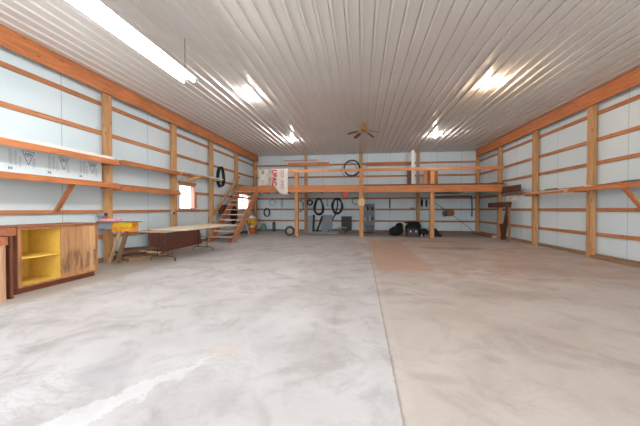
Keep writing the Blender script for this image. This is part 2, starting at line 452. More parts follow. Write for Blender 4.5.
for x, lb in ((-3.08, 'back wall wooden post just right of the left loft post, behind the navy coil'),
              (-.03, 'back wall wooden post rising behind the middle loft post to the ceiling'),
              (2.98, 'back wall wooden post left of the right loft post, behind the black bags')):
    tag(build('wall_post', B(x-.08, x+.08, YB-.18, YB-.04, 0, H), post_w(), bevel=.006), lb, 'post', 'posts along the back wall')

# header beams
tag(build('header_beam', B(-5.92, -5.88, 2.2, 13.41, 3.955, 4.297), head_w('Y')), 'long orange header beam under the ceiling along left wall, near length with knots', 'beam')
tag(build('header_beam', B(-5.92, -5.88, 13.412, 16.19, 3.955, 4.297), head_w('Y')), 'short orange header beam under the ceiling of the left wall above the loft', 'beam')
tag(build('header_beam', B(5.86, 5.90, 2.2, 11.07, 3.93, 4.297), head_w('Y')), 'orange header beam under the ceiling along right wall, near length', 'beam')
tag(build('header_beam', B(5.86, 5.90, 11.072, 16.06, 3.93, 4.297), head_w('Y')), 'orange header beam under the ceiling of the right wall, far length above the loft end', 'beam')

# ------------------------------------------------------------------ loft
LF = 13.14
loft = thing('storage_loft', (0, LF, 0), 'orange timber storage loft across the back wall with railing and three posts', 'loft')
build('front_beam', B(XL+.20, -.02, LF, LF+.06, 2.02, 2.31), loft_w('X'), loft)
build('front_beam', B(0.0, XR-.20, LF, LF+.06, 1.99, 2.29), loft_w('X'), loft)
for x in (-2.97, 0.0, 3.05):
    build('post', B(x-.085, x+.085, LF+.06, LF+.21, 0, 3.04), wood('loft_post_wood', (206, 146, 90), 'Z'), loft, bevel=.006)
build('deck', B(XL+.05, XR-.05, LF+.02, YB-.05, 2.315, 2.335), wood('deck_wood', (176, 124, 84), 'Y'), loft)
build('deck_edge', B(.1, XR-.2, LF-.01, LF+.02, 2.292, 2.345), dark_w('X'), loft)
xj = XL+.3
while xj < XR-.2:
    if min(abs(xj-q) for q in (-3.08, -2.97, 0, 2.98, 3.05)) > .16:
        build('joist', B(xj-.02, xj+.02, LF+.06, YB-.045, 2.13, 2.315), girt_w('Y'), loft)
    xj += .61
for x0, x1 in ((-5.0, -.03), (-.03, XR-.19)):
    build('railing', B(x0, x1, LF+.02, LF+.06, 2.94, 3.065), wood('rail_wood', (224, 148, 94), 'X'), loft)
# darker boards standing behind the railing
build('stud', B(2.02, 2.2, LF+.24, LF+.28, 2.335, 2.98), dark_w('Z'), loft)
build('stud', B(3.32-.6, 3.32-.42, LF+.24, LF+.28, 2.335, 3.0), girt_w('Z'), loft)
tag(build('support_plate', MB().add([(x, y, z) for y in (LF-.022, LF-.001) for x, z in ((-.15, 1.63), (-.08, 1.72), (.1, 1.72), (.16, 1.64), (.16, 1.48), (.1, 1.41), (-.08, 1.41), (-.15, 1.48))],
    [tuple(range(8)), tuple(range(15, 7, -1))]+[(i, (i+1) % 8, 8+(i+1) % 8, 8+i) for i in range(8)]), wood('gusset_wood', (236, 200, 146), 'X', knots=False)), 'x', 'x')
pl = bpy.data.objects['support_plate']; del pl['label']; del pl['category']; pl.name = 'gusset_plate'; pl.parent = loft; pl.location = pl.location-WORLD[loft]
for v in pl.data.vertices: v.co.y += .04+.02

# stairs
st = thing('staircase', (-5.25, 10.3, 0), 'open wooden staircase with pale treads climbing to the loft at left wall', 'staircase')
for x in (-5.72, -4.80):
    m = MB(); y0, z0, y1, z1 = 10.30, 0, 13.13, 2.30; w = .30
    m.add([(xx, y, z) for xx in (x-.02, x+.02) for y, z in ((y0, 0), (y0+.32, 0), (y1, z1-.42), (y1, z1-.02), (y1-.06, z1-.02), (y0, .08))],
          [(0,1,2,3,4,5), (11,10,9,8,7,6)]+[(i, (i+1) % 6, 6+(i+1) % 6, 6+i) for i in range(6)])
    build('stringer', m, wood('stringer_wood', (206, 138, 98), 'Y'), st)
for i in range(1, 11):
    z = i*.208; y = 10.36+(i-1)*.262
    build('tread', B(-5.70, -4.82, y, y+.26, z-.035, z), wood('tread_wood', (222, 190, 162), 'X'), st)
tag(build('diagonal_brace', MB().bar((-5.90, 10.96, .95), (-5.90, 13.55, 2.84), .04, .10), post_w('Y')), 'long diagonal board fixed across two posts of the left wall above the stairs', 'board')

# ------------------------------------------------------------------ ceiling lamps
BX = H
def bulb_lamp(x, y, label, warm=False):
    t = thing('ceiling_light', (x, y, BX), label, 'lamp', 'bare bulb lamps on the ceiling')
    build('lamp_base', MB().lathe([(.055, 0), (.058, -.015), (.045, -.03), (.028, -.045), (.026, -.06)], (x, y, BX)), PORC, t)
    build('bulb', MB().lathe([(.014, -.055), (.016, -.07), (.03, -.09), (.033, -.11), (.026, -.13), (.008, -.143)], (x, y, BX), n=16), BULB_A if warm else BULB_W, t)
    return t
l1 = bulb_lamp(-2.94, 7.47, 'bare bulb ceiling lamp nearest the end of the long fluorescent strip')
copy_tree(l1, (-.05, 4.96, 0))['label'] = 'bare cool bulb ceiling lamp between fluorescent strip and loft, above left loft post'
copy_tree(l1, (5.91, 4.96, 0))['label'] = 'bare cool bulb ceiling lamp on the far side of the fan, above right loft post'
bulb_lamp(3.04, 7.56, 'bare bulb ceiling lamp glowing warm orange over the right half of the floor', True)

# fluorescent fixture
fx, fy0, fy1, fz = -3.12, 2.60, 4.97, 3.58
fl = thing('fluorescent_fixture', (fx, (fy0+fy1)/2, fz), 'long lit white fluorescent strip fixture hanging on chains from the ceiling', 'lamp')
m = MB()
sec = [(-.17, .04), (-.08, .085), (.08, .085), (.17, .04), (.16, .038), (.075, .076), (-.075, .076), (-.16, .038)]
m.add([(fx+a, y, fz+b) for y in (fy0, fy1) for a, b in sec], [tuple(range(8)), tuple(range(15, 7, -1))]+[(i, (i+1) % 8, 8+(i+1) % 8, 8+i) for i in range(8)])
m.box(fx-.035, fx+.035, fy0+.02, fy1-.02, fz+.04, fz+.076)
build('reflector', m, WHITE, fl)
for dx in (-.1, .1):
    tb = build('tube', MB().tube([(fx+dx, fy0+.05, fz), (fx+dx, fy1-.02, fz)], .02, 12), TUBE, fl)
    for y in (fy0+.03, fy1-.01): build('tube_socket', B(fx+dx-.015, fx+dx+.015, y-.012, y+.012, fz-.02, fz+.076), WHITE, fl)
for y in (fy0+.3, fy1-.12):
    c = MB()
    nlink = 15; z0 = fz+.085; dz = (H-z0)/nlink
    for i in range(nlink):
        zc = z0+dz*(i+.5); rx = .008
        p = [((fx+rx*math.cos(a), y, zc+dz*.6*math.sin(a)) if i % 2 else (fx, y+rx*math.cos(a), zc+dz*.6*math.sin(a))) for a in [2*PI*q/8 for q in range(8)]]
        c.tube(p, .0028, 5, True)
    build('chain', c, STEEL, fl)

# fan
fxx, fyy = .09, 10.30
fan = thing('ceiling_fan', (fxx, fyy, H-.02), 'small brass ceiling fan with five brown blades in the middle of the ceiling', 'fan')
build('canopy', MB().lathe([(.02, -.1), (.055, -.07), (.075, -.02), (.078, 0)], (fxx, fyy, H-.02)), BRASS, fan)
build('downrod', MB().tube([(fxx, fyy, H-.1), (fxx, fyy, H-.18)], .014, 8), BRASS, fan)
hz = H-.26
build('motor_housing', MB().lathe([(.03, .09), (.09, .07), (.115, .03), (.115, -.02), (.09, -.05), (.05, -.07), (.045, -.10), (.02, -.12)], (fxx, fyy, hz)), BRASS, fan)
for a in (53, 125, 197, 269, 341):
    r = math.radians(a); d = Vector((math.cos(r), math.sin(r), -.28)).normalized(); nrm = Vector((-math.sin(r), math.cos(r), .25)).normalized()
    c = Vector((fxx, fyy, hz-.03)); up = d.cross(nrm).normalized()*.006
    outl = [(.20, .045), (.30, .06), (.55, .068), (.60, .05), (.61, 0), (.60, -.05), (.55, -.068), (.30, -.06), (.20, -.045)]
    vs = [c+d*u+nrm*w+sg*up for sg in (-1, 1) for u, w in outl]; q = len(outl)
    bl = build('fan_blade', MB().add(vs, [tuple(range(q)), tuple(range(2*q-1, q-1, -1))]+[(i, (i+1) % q, q+(i+1) % q, q+i) for i in range(q)]), BLADE, fan)
    build('blade_bracket', MB().bar(c+d*.08, c+d*.26-up*2.5, .03, .008), BRASS, bl)

# ------------------------------------------------------------------ left wall shelves
SX = -5.62   # front of shelves
SPL = wood('shelf_board_wood', (222, 214, 204), 'Y', knots=False, contrast=.25)
def shelf(y0, y1, ztop, label, brackets, front=True, x1=SX, board=SPL):
    t = thing('wall_shelf', (XL+.3, (y0+y1)/2, ztop-.1), label, 'shelf', 'long shelves on the left wall')
    build('shelf_board', B(XL+.05, x1, y0, y1, ztop-.02, ztop), board, t)
    if front: build('front_rail', B(x1, x1+.04, y0, y1, ztop-.11, ztop+.0), head_w('Y'), t)
    for y in brackets:
        if 0: pass
        build('shelf_bracket', MB().bar((XL+.07, y, ztop-.11-.52), (x1-.0, y, ztop-.05), .04, .09, (0, 1, 0)), girt_w('Z'), t)
    return t
# posts pass through the boards: boards run in front of the posts
def arm(t, y, z):
    build('shelf_arm', B(XL+.04, SX+.02, y, y+.04, z-.11, z-.02), head_w('X'), t)
s1 = shelf(2.4, 6.06, 2.38, 'upper long shelf on the left wall, white sheet on top, above the printed foam boards', ())
s2 = shelf(2.4, 6.06, 1.85, 'lower long shelf on the left wall carrying the printed foam boards, above the cabinet', (5.03, 2.9))
s3 = shelf(6.30, 8.55, 2.44, 'upper shelf of left wall running past the post behind the yellow drawer', (), x1=-5.72)
s4 = shelf(6.30, 8.55, 1.81, 'lower shelf of the left wall beside the window, above the brown leaning panel', (), x1=-5.72)
for s, z in ((s1, 2.38), (s2, 1.85)): arm(s, 6.06, z); arm(s, 2.42, z)
for s, z in ((s3, 2.44), (s4, 1.81)):
    build('shelf_arm', B(XL+.04, -5.68, 6.256, 6.296, z-.11, z-.02), head_w('X'), s)
    build('shelf_arm', B(XL+.04, -5.68, 8.551, 8.588, z-.11, z-.02), head_w('X'), s)
s5 = thing('wall_shelf', (-5.8, 10.0, 2.4), 'narrow bright white shelf board above the window on one short bracket', 'shelf', 'long shelves on the left wall')
build('shelf_board', B(-5.90, -5.70, 8.75, 11.5, 2.47, 2.50), WHITE, s5)
build('shelf_arm', B(XL+.04, -5.70, 9.78, 9.84, 2.40, 2.47), pale_w('X'), s5)
build('shelf_arm', B(XL+.04, -5.72, 11.115, 11.17, 2.40, 2.47), pale_w('X'), s5)
build('shelf_arm', B(XL+.04, -5.72, 8.735, 8.79, 2.40, 2.47), pale_w('X'), s5)
build('shelf_bracket', MB().bar((-6.03, 9.45, 2.27), (-5.74, 9.82, 2.44), .04, .08), wood('bracket_wood', (226, 160, 84), 'X'), s5)
# white sheet on upper shelf
tag(build('foam_sheet', B(-5.98, SX-.01, 2.5, 6.0, 2.38, 2.45), plain('white_foam', (236, 236, 232), .7, var=.03)), 'thick white foam sheet lying flat on the upper left shelf', 'foam board')
tag(build('foam_sheet', B(-5.98, -5.74, 6.4, 8.4, 2.44, 2.46), plain('white_foam', (236, 236, 232), .7, var=.03)), 'thin pale sheet on the upper shelf running up to the window post', 'foam board')

# printed foam board
PF = plain('pale_foam', (226, 238, 243), .6, var=.03)
fb = thing('printed_foam_board', (-6.0, 4.3, 1.85), 'pale blue foam board printed with repeated grey triangle marks, standing between two shelves', 'foam board')
build('board', B(-6.045, -6.0, 2.5, 6.03, 1.85, 2.345), PF, fb)
for k, y in enumerate((3.20, 3.86, 4.52, 5.16, 5.80)):
    fxp = -5.9985
    m = MB()
    for (a, b) in (((y-.10, 2.30), (y, 2.06)), ((y, 2.06), (y+.10, 2.30)), ((y-.10, 2.30), (y+.10, 2.30))):
        m.bar((fxp, a[0], a[1]), (fxp, b[0], b[1]), .012, .002, (1, 0, 0))
    for q in range(3): m.box(fxp-.001, fxp+.001, y-.055+q*.04, y-.028+q*.04, 2.225, 2.275)
    m.box(fxp-.001, fxp+.001, y-.04, y+.04, 2.205, 2.215)
    build('triangle_logo', m, INK, fb)
    for c0, c1, za, zb in ((-.30, -.24, 2.03, 2.29), (-.225, -.165, 2.03, 2.29), (-.15, -.11, 2.0, 2.19), (.07, .12, 2.0, 2.18)):
        m = MB()
        z = zb
        while z > za:
            m.box(fxp-.001, fxp+.001, y+c0, y+c1-random.uniform(0, .02), z-.010, z); z -= .019
        build('printed_text', m, INKL, fb)
    m = MB(); yy = y-.28
    m.box(fxp-.001, fxp+.001, yy-.03, yy-.012, 1.94, 1.995); m.box(fxp-.001, fxp+.001, yy+.012, yy+.03, 1.94, 1.995); m.box(fxp-.001, fxp+.001, yy-.012, yy+.012, 1.955, 1.98)
    build('printed_mark', m, INK, fb)

# ------------------------------------------------------------------ base cabinet
cx0, cx1, cy0, cy1, ch = -5.62, -4.95, 3.58, 4.88, 1.0
CB = wood('cabinet_frame_wood', (150, 92, 60), 'Y', knots=False)
CBZ = wood('cabinet_side_wood', (150, 92, 60), 'Z', knots=False)
STL = wood('cabinet_stile_wood', (190, 130, 86), 'Z', knots=False)
cab = thing('base_cabinet', ((cx0+cx1)/2, (cy0+cy1)/2, 0), 'low brown wooden cabinet with open yellow shelves and a plank door, against left wall', 'cabinet')
build('side_panel', B(cx0, cx1-.02, cy0, cy0+.02, .09, ch-.025), CBZ, cab)
build('side_panel', B(cx0, cx1-.02, cy1-.02, cy1, .09, ch-.025), CBZ, cab)
build('top', B(cx0, cx1+.015, cy0-.01, cy1+.01, ch-.025, ch), CB, cab, bevel=.004)
build('plinth', B(cx0, cx1-.05, cy0, cy1-.03, 0, .09), wood('plinth_wood', (128, 70, 46), 'Y', knots=False), cab)
build('back_panel', B(cx0, cx0+.015, cy0+.02, cy1-.02, .09, ch-.025), YELLOW, cab)
m = MB(); m.box(cx1-.02, cx1, cy0, cy0+.045, .09, ch-.025); m.box(cx1-.02, cx1, cy1-.045, cy1, .09, ch-.025)
m.box(cx1-.02, cx1, cy0+.045, cy1-.045, ch-.055, ch-.025); m.box(cx1-.02, cx1, cy0+.045, cy1-.045, .09, .12)
build('face_frame', m, STL, cab, bevel=.003)
ym = 4.20
iy0, iy1 = cy0+.022, ym
build('inner_lining', MB().box(cx0+.016, cx1-.022, iy0, iy0+.012, .10, ch-.03).box(cx0+.016, cx1-.022, iy0+.012, iy1, ch-.045, ch-.03), YELLOW, cab)
build('divider', B(cx0+.016, cx1-.03, iy1, iy1+.018, .12, ch-.05), YELLOW, cab)
build('shelf', B(cx0+.016, cx1-.04, iy0+.013, iy1, .505, .525), YELLOW, cab)
build('bottom_board', B(cx0+.016, cx1-.022, iy0+.013, iy1, .10, .12), YELLOW, cab)
dr = build('sliding_door', B(cx1-.022, cx1-.004, ym, cy1-.046, .122, ch-.057), DOORP, cab, origin=(cx1, ym, 0))
dr2 = build('finger_hole', MB().lathe([(.014, 0), (.014, .003)], (cx1-.004, cy1-.075, .48), 'X', 12), plain('dark_hole', (50, 30, 22), .8), dr)

# ------------------------------------------------------------------ rough workbench end at the frame edge
wb = thing('workbench', (-5.2, 3.25, 0), 'rough timber workbench end with stacked beam ends, beside the low cabinet', 'workbench')
RB = wood('rough_bench_wood', (172, 104, 66), 'X')
build('leg', B(-5.10, -4.79, 3.28, 3.32, 0, .76), wood('bench_leg_wood', (190, 146, 112), 'Z'), wb)
build('leg', B(-5.02, -4.84, 3.40, 3.44, 0, .88), wood('bench_dark_leg', (120, 66, 44), 'Z', knots=False), wb)
build('beam', B(-5.75, -4.80, 3.24, 3.36, .76, .875), RB, wb, bevel=.005)
build('beam', B(-5.75, -4.86, 3.37, 3.50, .88, .985), RB, wb, bevel=.005)
build('leg', B(-5.75, -5.45, 3.28, 3.32, 0, .76), wood('bench_leg_wood', (190, 146, 112), 'Z'), wb)
build('leg', B(-5.75, -5.57, 3.40, 3.44, 0, .88), wood('bench_dark_leg', (120, 66, 44), 'Z', knots=False), wb)

# ------------------------------------------------------------------ bracket bench at the first post
bt = thing('bracket_shelf', (-5.5, 6.0, .9), 'small rough wall table on a slanted leg with an orange yellow drawer front', 'shelf')
build('table_top', B(-6.0, -5.02, 5.86, 6.10, .955, .975), girt_w('X'), bt)
build('drawer', MB().add([(x, y, z) for y in (5.90, 6.08) for x, z in ((-5.62, .935), (-5.10, .955), (-5.10, .76), (-5.62, .74))], [(0,1,2,3), (7,6,5,4), (0,4,5,1), (1,5,6,2), (2,6,7,3), (3,7,4,0)]),
      plain('orange_yellow_paint', (228, 150, 44), .5, var=.25), bt)
build('drawer_lip', B(-5.55, -5.10, 5.885, 5.90, .86, .945), plain('bright_yellow_paint', (226, 196, 30), .5), bt)
build('side_box', B(-6.04, -5.63, 5.92, 6.10, .80, .955), GREYPAN, bt)
build('slanted_leg', MB().bar((-5.35, 6.02, .74), (-5.60, 6.02, .01), .08, .06, (1, 0, 0)), old_w('Z'), bt)
build('slanted_leg', MB().bar((-5.46, 5.95, .74), (-5.74, 5.95, .01), .05, .05, (1, 0, 0)), pale_w('Z'), bt)
tag(build('pink_foam_pad', B(-5.92, -5.52, 5.88, 6.08, .976, 1.035), PINK, bevel=.008), 'pink foam pad lying on the small rough wall table', 'foam pad')
def outlet(y, label, x=-5.90):
    t = thing('outlet_box', (x, y, 1.15), label, 'outlet', 'electrical boxes on left wall posts')
    build('box', B(XL+.04, x+.02, y-.035, y+.035, 1.09, 1.17), GREYM, t)
    build('socket_plate', MB().lathe([(.04, 0), (.04, .012), (.02, .014)], (x+.02, y, 1.13), 'X', 14), NAVY, t)
outlet(6.0, 'round blue faced outlet box on post above the pink foam pad')
outlet(8.53, 'round dark outlet box on the post beside the window, above the folding table', -5.92)

# ------------------------------------------------------------------ scrap wood
def scrap(p, q, w, h, mat, label, up=(0,0,1)):
    return tag(build('scrap_board', MB().bar(p, q, w, h, up), mat), label, 'board', 'scrap wood under the small wall table')
scrap((-5.45, 6.15, .045), (-5.05, 7.2, .045), .10, .09, old_w('Y'), 'long grey offcut at the front of the scrap wood on the floor')
scrap((-5.70, 6.3, .05), (-5.35, 7.25, .05), .14, .10, old_w('Y'), 'thick weathered offcut behind the front one in the scrap wood')
scrap((-5.86, 6.25, .11), (-5.45, 6.75, .15), .12, .04, dark_w('Y'), 'dark brown offcut lying tilted on the scrap wood near the post')
scrap((-5.62, 6.75, .17), (-5.2, 6.95, .12), .10, .05, pale_w('X'), 'pale short offcut lying across the scrap wood')
scrap((-5.95, 6.35, .19), (-5.60, 7.35, .18), .16, .05, old_w('Y'), 'wide weathered plank on top of the scrap wood against left wall')
scrap((-5.95, 6.6, .24), (-5.5, 7.1, .24), .09, .06, dark_w('Y'), 'short dark block topmost on the scrap wood')

# ------------------------------------------------------------------ folding table
ft = thing('folding_table', (-4.68, 7.4, 0), 'long folding table with grey top and bent steel tube legs', 'table')
tx0, tx1, ty0, ty1, tz = -5.12, -4.38, 6.10, 8.56, .735
build('tabletop', B(tx0, tx1, ty0, ty1, tz-.022, tz), plain('table_laminate', (176, 164, 152), .45), ft, bevel=.004)
build('edge_apron', MB().box(tx0+.02, tx0+.04, ty0+.02, ty1-.02, tz-.05, tz-.022).box(tx1-.04, tx1-.02, ty0+.02, ty1-.02, tz-.05, tz-.022), STEEL, ft)
for yy, s in ((6.44, 1), (8.24, -1)):
    m = MB()
    xa, xb = -5.05, -4.45
    fl_ = MB()
    # foot rail with turned down ends
    fl_.tube([(xa-.02, yy, .0), (xa-.02, yy, .06), (xa+.01, yy, .10), (xa+.06, yy, .115), (xb-.06, yy, .115), (xb-.01, yy, .10), (xb+.02, yy, .06), (xb+.02, yy, .0)], .0125, 8)
    build('foot_rail', fl_, STEEL, ft)
    for xx in (-4.90, -4.62):
        build('leg', MB().tube([(xx, yy, .115), (xx, yy, tz-.045), (xx, yy, tz-.022)], .0125, 8), STEEL, ft)
    build('brace', MB().tube([(-4.76, yy, .42), (-4.76, yy+s*.32, tz-.03)], .008, 6).tube([(-4.90, yy, .42), (-4.62, yy, .42)], .008, 6), STEEL, ft)
m = MB()
c = [(-5.22, 6.58), (-4.12, 6.42), (-3.98, 8.92), (-5.02, 9.02)]
m.add([(x, y, z) for z in (tz, tz+.036) for x, y in c], [(3,2,1,0), (4,5,6,7)]+[(i, (i+1) % 4, 4+(i+1) % 4, 4+i) for i in range(4)])
tag(build('door_slab', m, wood('slab_wood', (236, 216, 190), 'Y', knots=False, contrast=.4), bevel=.003), 'wide pale wooden slab lying flat on top of the folding table', 'board')
# brown panel leaning on the wall
m = MB()
y0, y1 = 7.38, 9.9
m.add([(x, y, z) for y in (y0, y1) for x, z in ((-5.78, 0), (-5.74, 0), (-5.87, .68), (-5.91, .68))], [(0,1,2,3), (7,6,5,4), (0,4,5,1), (1,5,6,2), (2,6,7,3), (3,7,4,0)])
tag(build('plywood_sheet', m, wood('brown_panel_wood', (112, 66, 54), 'Y', knots=False, contrast=.6)), 'long dark reddish brown panel leaning on left wall behind the folding table', 'panel')

# ------------------------------------------------------------------ hoses and coils
def loop(c, rx, rz, plane='X', turns=3, r=.012, jit=.03, seed=1, tail=None, egg=0):
    rnd = random.Random(seed); pts = []
    N = 28
    a0 = PI/2
    for k in range(turns*N+1):
        i = k//N; a = a0+2*PI*k/N
        jx = 1+jit*math.sin(2.3*a*.5+i*2+seed); w = 1-egg*.5*(1+math.sin(a))*.6
        u = rx*jx*math.cos(a)*w; v = rz*(1+jit*.6*math.sin(i*1.7+a*.4))*math.sin(a)
        off = r*1.7*((k/N) - turns/2)
        pts.append((c[0]+off, c[1]+u, c[2]+v) if plane == 'X' else (c[0]+u, c[1]+off, c[2]+v))
    if tail: pts += tail
    return MB().tube(pts, r, 7)
def hung(name, mb, mat, label, cat, pegpos=None, plane='Y', group=None):
    o = build(name, mb, mat); tag(o, label, cat, group)
    if pegpos:
        p = Vector(pegpos); d = Vector((1, 0, 0)) if plane == 'X' else Vector((0, -1, 0))
        build('hook', MB().tube([p-d*.03, p+d*.09, p+d*.10+Vector((0, 0, .04))], .008, 6), STEEL, o)
    return o
hung('hose_coil', loop((-5.99, 11.85, 2.64), .30, .42, 'X', 3, .026, .06, 3, egg=.6), BLACK, 'long black hose coil hanging on left wall above the staircase', 'hose', (-6.06, 11.85, 3.05), 'X')
yb = YB-.10
hung('hose_coil', loop((-2.35, yb, 1.40), .30, .44, 'Y', 4, .040, .10, 5, egg=.8), BLACK, 'large egg shaped black hose coil on back wall above the two black pipes', 'hose', (-2.35, YB-.04, 1.84))
hung('hose_coil', loop((-1.32, yb, 1.42), .27, .40, 'Y', 4, .037, .14, 8, tail=[(-1.3, yb+.02, 1.5), (-1.36, yb, 1.2), (-1.42, yb-.02, .95), (-1.55, yb-.02, .75), (-1.6, yb-.02, .58)]), BLACK, 'black hose coil with a dangling tail, between egg shaped coil and black box', 'hose', (-1.32, YB-.04, 1.82))
hung('cable_coil', loop((-.30, yb, 1.70), .19, .19, 'Y', 3, .013, .04, 2), BLACK, 'small round black cable ring on back wall beside the middle loft post', 'cable', (-.30, YB-.04, 1.88))
hung('cable_coil', loop((-5.36, yb, 1.06), .16, .22, 'Y', 3, .026, .05, 4), BLACK, 'small dark oval coil on back wall beside the corner, above the green canister', 'cable', (-5.36, YB-.04, 1.27))
hung('cable_coil', loop((-5.02, yb, 1.62), .17, .16, 'Y', 3, .010, .08, 6), plain('pale_grey_cord', (150, 156, 160), .6), 'pale grey coiled cord high on back wall under the draped banner', 'cable', (-5.02, YB-.04, 1.79))
hung('cable_coil', loop((-3.40, YB-.25, 1.42), .20, .30, 'Y', 3, .012, .15, 9), plain('slate_cord', (96, 108, 120), .6), 'slate grey cord coil hanging by the back post beside left loft post', 'cable', (-3.40, YB-.16, 1.72))
hung('cable_coil', loop((-2.86, YB-.13, 1.62), .14, .13, 'Y', 4, .030, .12, 7), NAVY, 'navy blue coiled cord on back wall touching the back post', 'cable', (-2.86, YB-.04, 1.78))
hung('hanging_tool', MB().bar((-4.53, YB-.06, 1.84), (-4.53, YB-.06, 1.40), .03, .02).bar((-4.44, YB-.06, 1.84), (-4.44, YB-.06, 1.30), .02, .02), GREY, 'pair of thin grey rods hanging on back wall beside the pale cord', 'tool')
hung('hanging_tool', MB().bar((-1.86, YB-.06, 1.86), (-1.86, YB-.06, 1.45), .03, .02).box(-1.89, -1.83, YB-.07, YB-.045, 1.42, 1.5), GREY, 'single thin grey tool hanging on back wall between the two black hose coils', 'tool')

# tyres leaning above the loft
def torus(c, R, r, axis='Y', tilt=0, n=36):
    pts = [(c[0]+R*math.cos(a), c[1]+tilt*math.sin(a), c[2]+R*math.sin(a)) for a in [2*PI*k/n for k in range(n)]]
    return MB().tube(pts, r, 8, True)
tag(build('hose_ring', torus((-.42, LF+.16, 3.06+.05), .35, .036).tube([(-.43+.33*math.cos(a), LF+.21, 3.12+.35*math.sin(a)) for a in [2*PI*k/32 for k in range(32)]], .022, 8, True), BLACK),
    'big black hose ring hanging over the loft railing beside the middle post', 'hose')
tag(build('hose_ring', torus((-.56, LF+.32, 3.06), .34, .016), plain('grey_hose', (88, 92, 96), .5)), 'thin grey hose ring hanging behind the big black ring on the loft', 'hose')

# boards on upper back wall
def bbox(name, x0, x1, z0, z1, d, mat, label, cat='board', y=None):
    y1 = (YB-.04) if y is None else y
    return tag(build(name, B(x0, x1, y1-d, y1, z0, z1), mat), label, cat)
bbox('long_board', -4.1, -1.75, 3.66, 3.85, .04, loft_w('X'), 'orange brown board fixed across the upper back wall above the banner railing', y=YB-.18)
bbox('white_strip', -3.9, -1.80, 3.852, 3.90, .03, WHITE, 'white strip resting on the orange board of the upper back wall', y=YB-.18)
bbox('pink_strip', -4.35, -2.4, 3.96, 4.0, .03, plain('pinkish_strip', (196, 140, 150), .6), 'thin pinkish pipe high on back wall above the orange board', 'pipe', y=YB-.18)
bbox('long_board', .22, 2.66, 3.60, 3.80, .04, head_w('X'), 'reddish brown board on the upper back wall between middle and right posts')
bbox('long_board', .1, 2.5, 2.42, 2.60, .04, head_w('X'), 'reddish board low on the upper back wall standing on the loft deck')
tag(build('white_board', B(2.50, 2.65, 15.2, 15.23, 2.335, 4.22), WHITE), 'tall narrow white board standing upright on the loft near the right loft post', 'board')
tag(build('grey_rod', B(2.74, 2.78, 15.25, 15.28, 2.335, 4.0), GREYPAN), 'slim grey rod standing upright beside the tall white board on the loft', 'rod')
tag(build('upright_plank', B(3.15, 3.55, 15.3, 15.34, 2.335, 3.2), wood('red_brown_wood', (150, 70, 44), 'Z', knots=False)), 'wide reddish plank standing on the loft behind the right loft post', 'board')
tag(build('upright_plank', B(3.62, 3.78, 15.2, 15.24, 2.335, 3.15), girt_w('Z')), 'narrow orange plank standing on the loft beside the wide reddish plank', 'board')

# draped banner and old quilt on railing
def drape(name, outline, mat, label, y, seed, amp=.012):
    # outline: list of (x, z) columns top/bottom
    cols = 26; rows = 22; vs = []; x0, x1 = outline[0][0], outline[-1][0]
    def bottom(x):
        for (xa, ta, ba), (xb, tb, bb) in zip(outline, outline[1:]):
            if xa <= x <= xb+1e-6:
                f = (x-xa)/(xb-xa); return ta+(tb-ta)*f, ba+(bb-ba)*f
    for j in range(rows+1):
        for i in range(cols+1):
            x = x0+(x1-x0)*i/cols; tp, bo = bottom(x); z = tp+(bo-tp)*j/rows
            yy = y - amp*(1+math.sin(x*14+seed)+.5*math.sin(x*31+z*5+seed))*(.2+j/rows)
            vs.append((x, yy, z))
    n_ = len(vs); vs += [(a, b+.004, c) for a, b, c in vs]
    fs = []
    for j in range(rows):
        for i in range(cols):
            q = j*(cols+1)+i; fs += [(q, q+1, q+cols+2, q+cols+1), (n_+q+cols+1, n_+q+cols+2, n_+q+1, n_+q)]
    for i in range(cols):
        for q, fl2 in ((i, 0), (rows*(cols+1)+i, 1)): fs.append((q, n_+q, n_+q+1, q+1) if not fl2 else (q+1, n_+q+1, n_+q, q))
    for j in range(rows):
        for q in (j*(cols+1), j*(cols+1)+cols): fs.append((q, q+cols+1, n_+q+cols+1, n_+q))
    return build(name, MB().add(vs, fs, True), mat)
def mat_quilt():
    t = NT('faded_patchwork'); co = t.coord()
    vo = t.n('ShaderNodeTexVoronoi'); t.l(co, vo.inputs['Vector']); vo.inputs['Scale'].default_value = 6; vo.distance = 'CHEBYCHEV'
    sep = t.n('ShaderNodeSeparateColor'); t.l(vo.outputs['Color'], sep.inputs[0])
    c = t.ramp(sep.outputs[0], [(0, lin((168, 178, 182))), (.25, lin((206, 204, 196))), (.5, lin((222, 214, 204))), (.75, lin((196, 176, 150))), (.9, lin((150, 112, 78))), (1, lin((190, 196, 198)))])
    t.l(c, t.b.inputs['Base Color']); t.b.inputs['Roughness'].default_value = .9; return t.m
tag(drape('draped_quilt', [(-4.78, 3.10, 2.34), (-4.5, 3.10, 2.32), (-4.16, 3.10, 2.36)], mat_quilt(), '', LF-.012, 2, .005), 'faded grey and tan patchwork cloth hanging on the loft railing beside the banner', 'cloth')
ban = drape('draped_banner', [(-4.15, 3.11, 2.42), (-3.98, 3.11, 2.28), (-3.70, 3.11, 1.94), (-3.35, 3.11, 1.90)], CLOTH, '', LF-.03, 4, .006)
tag(ban, 'white banner with red sideways lettering hanging over the loft railing and beam', 'banner')
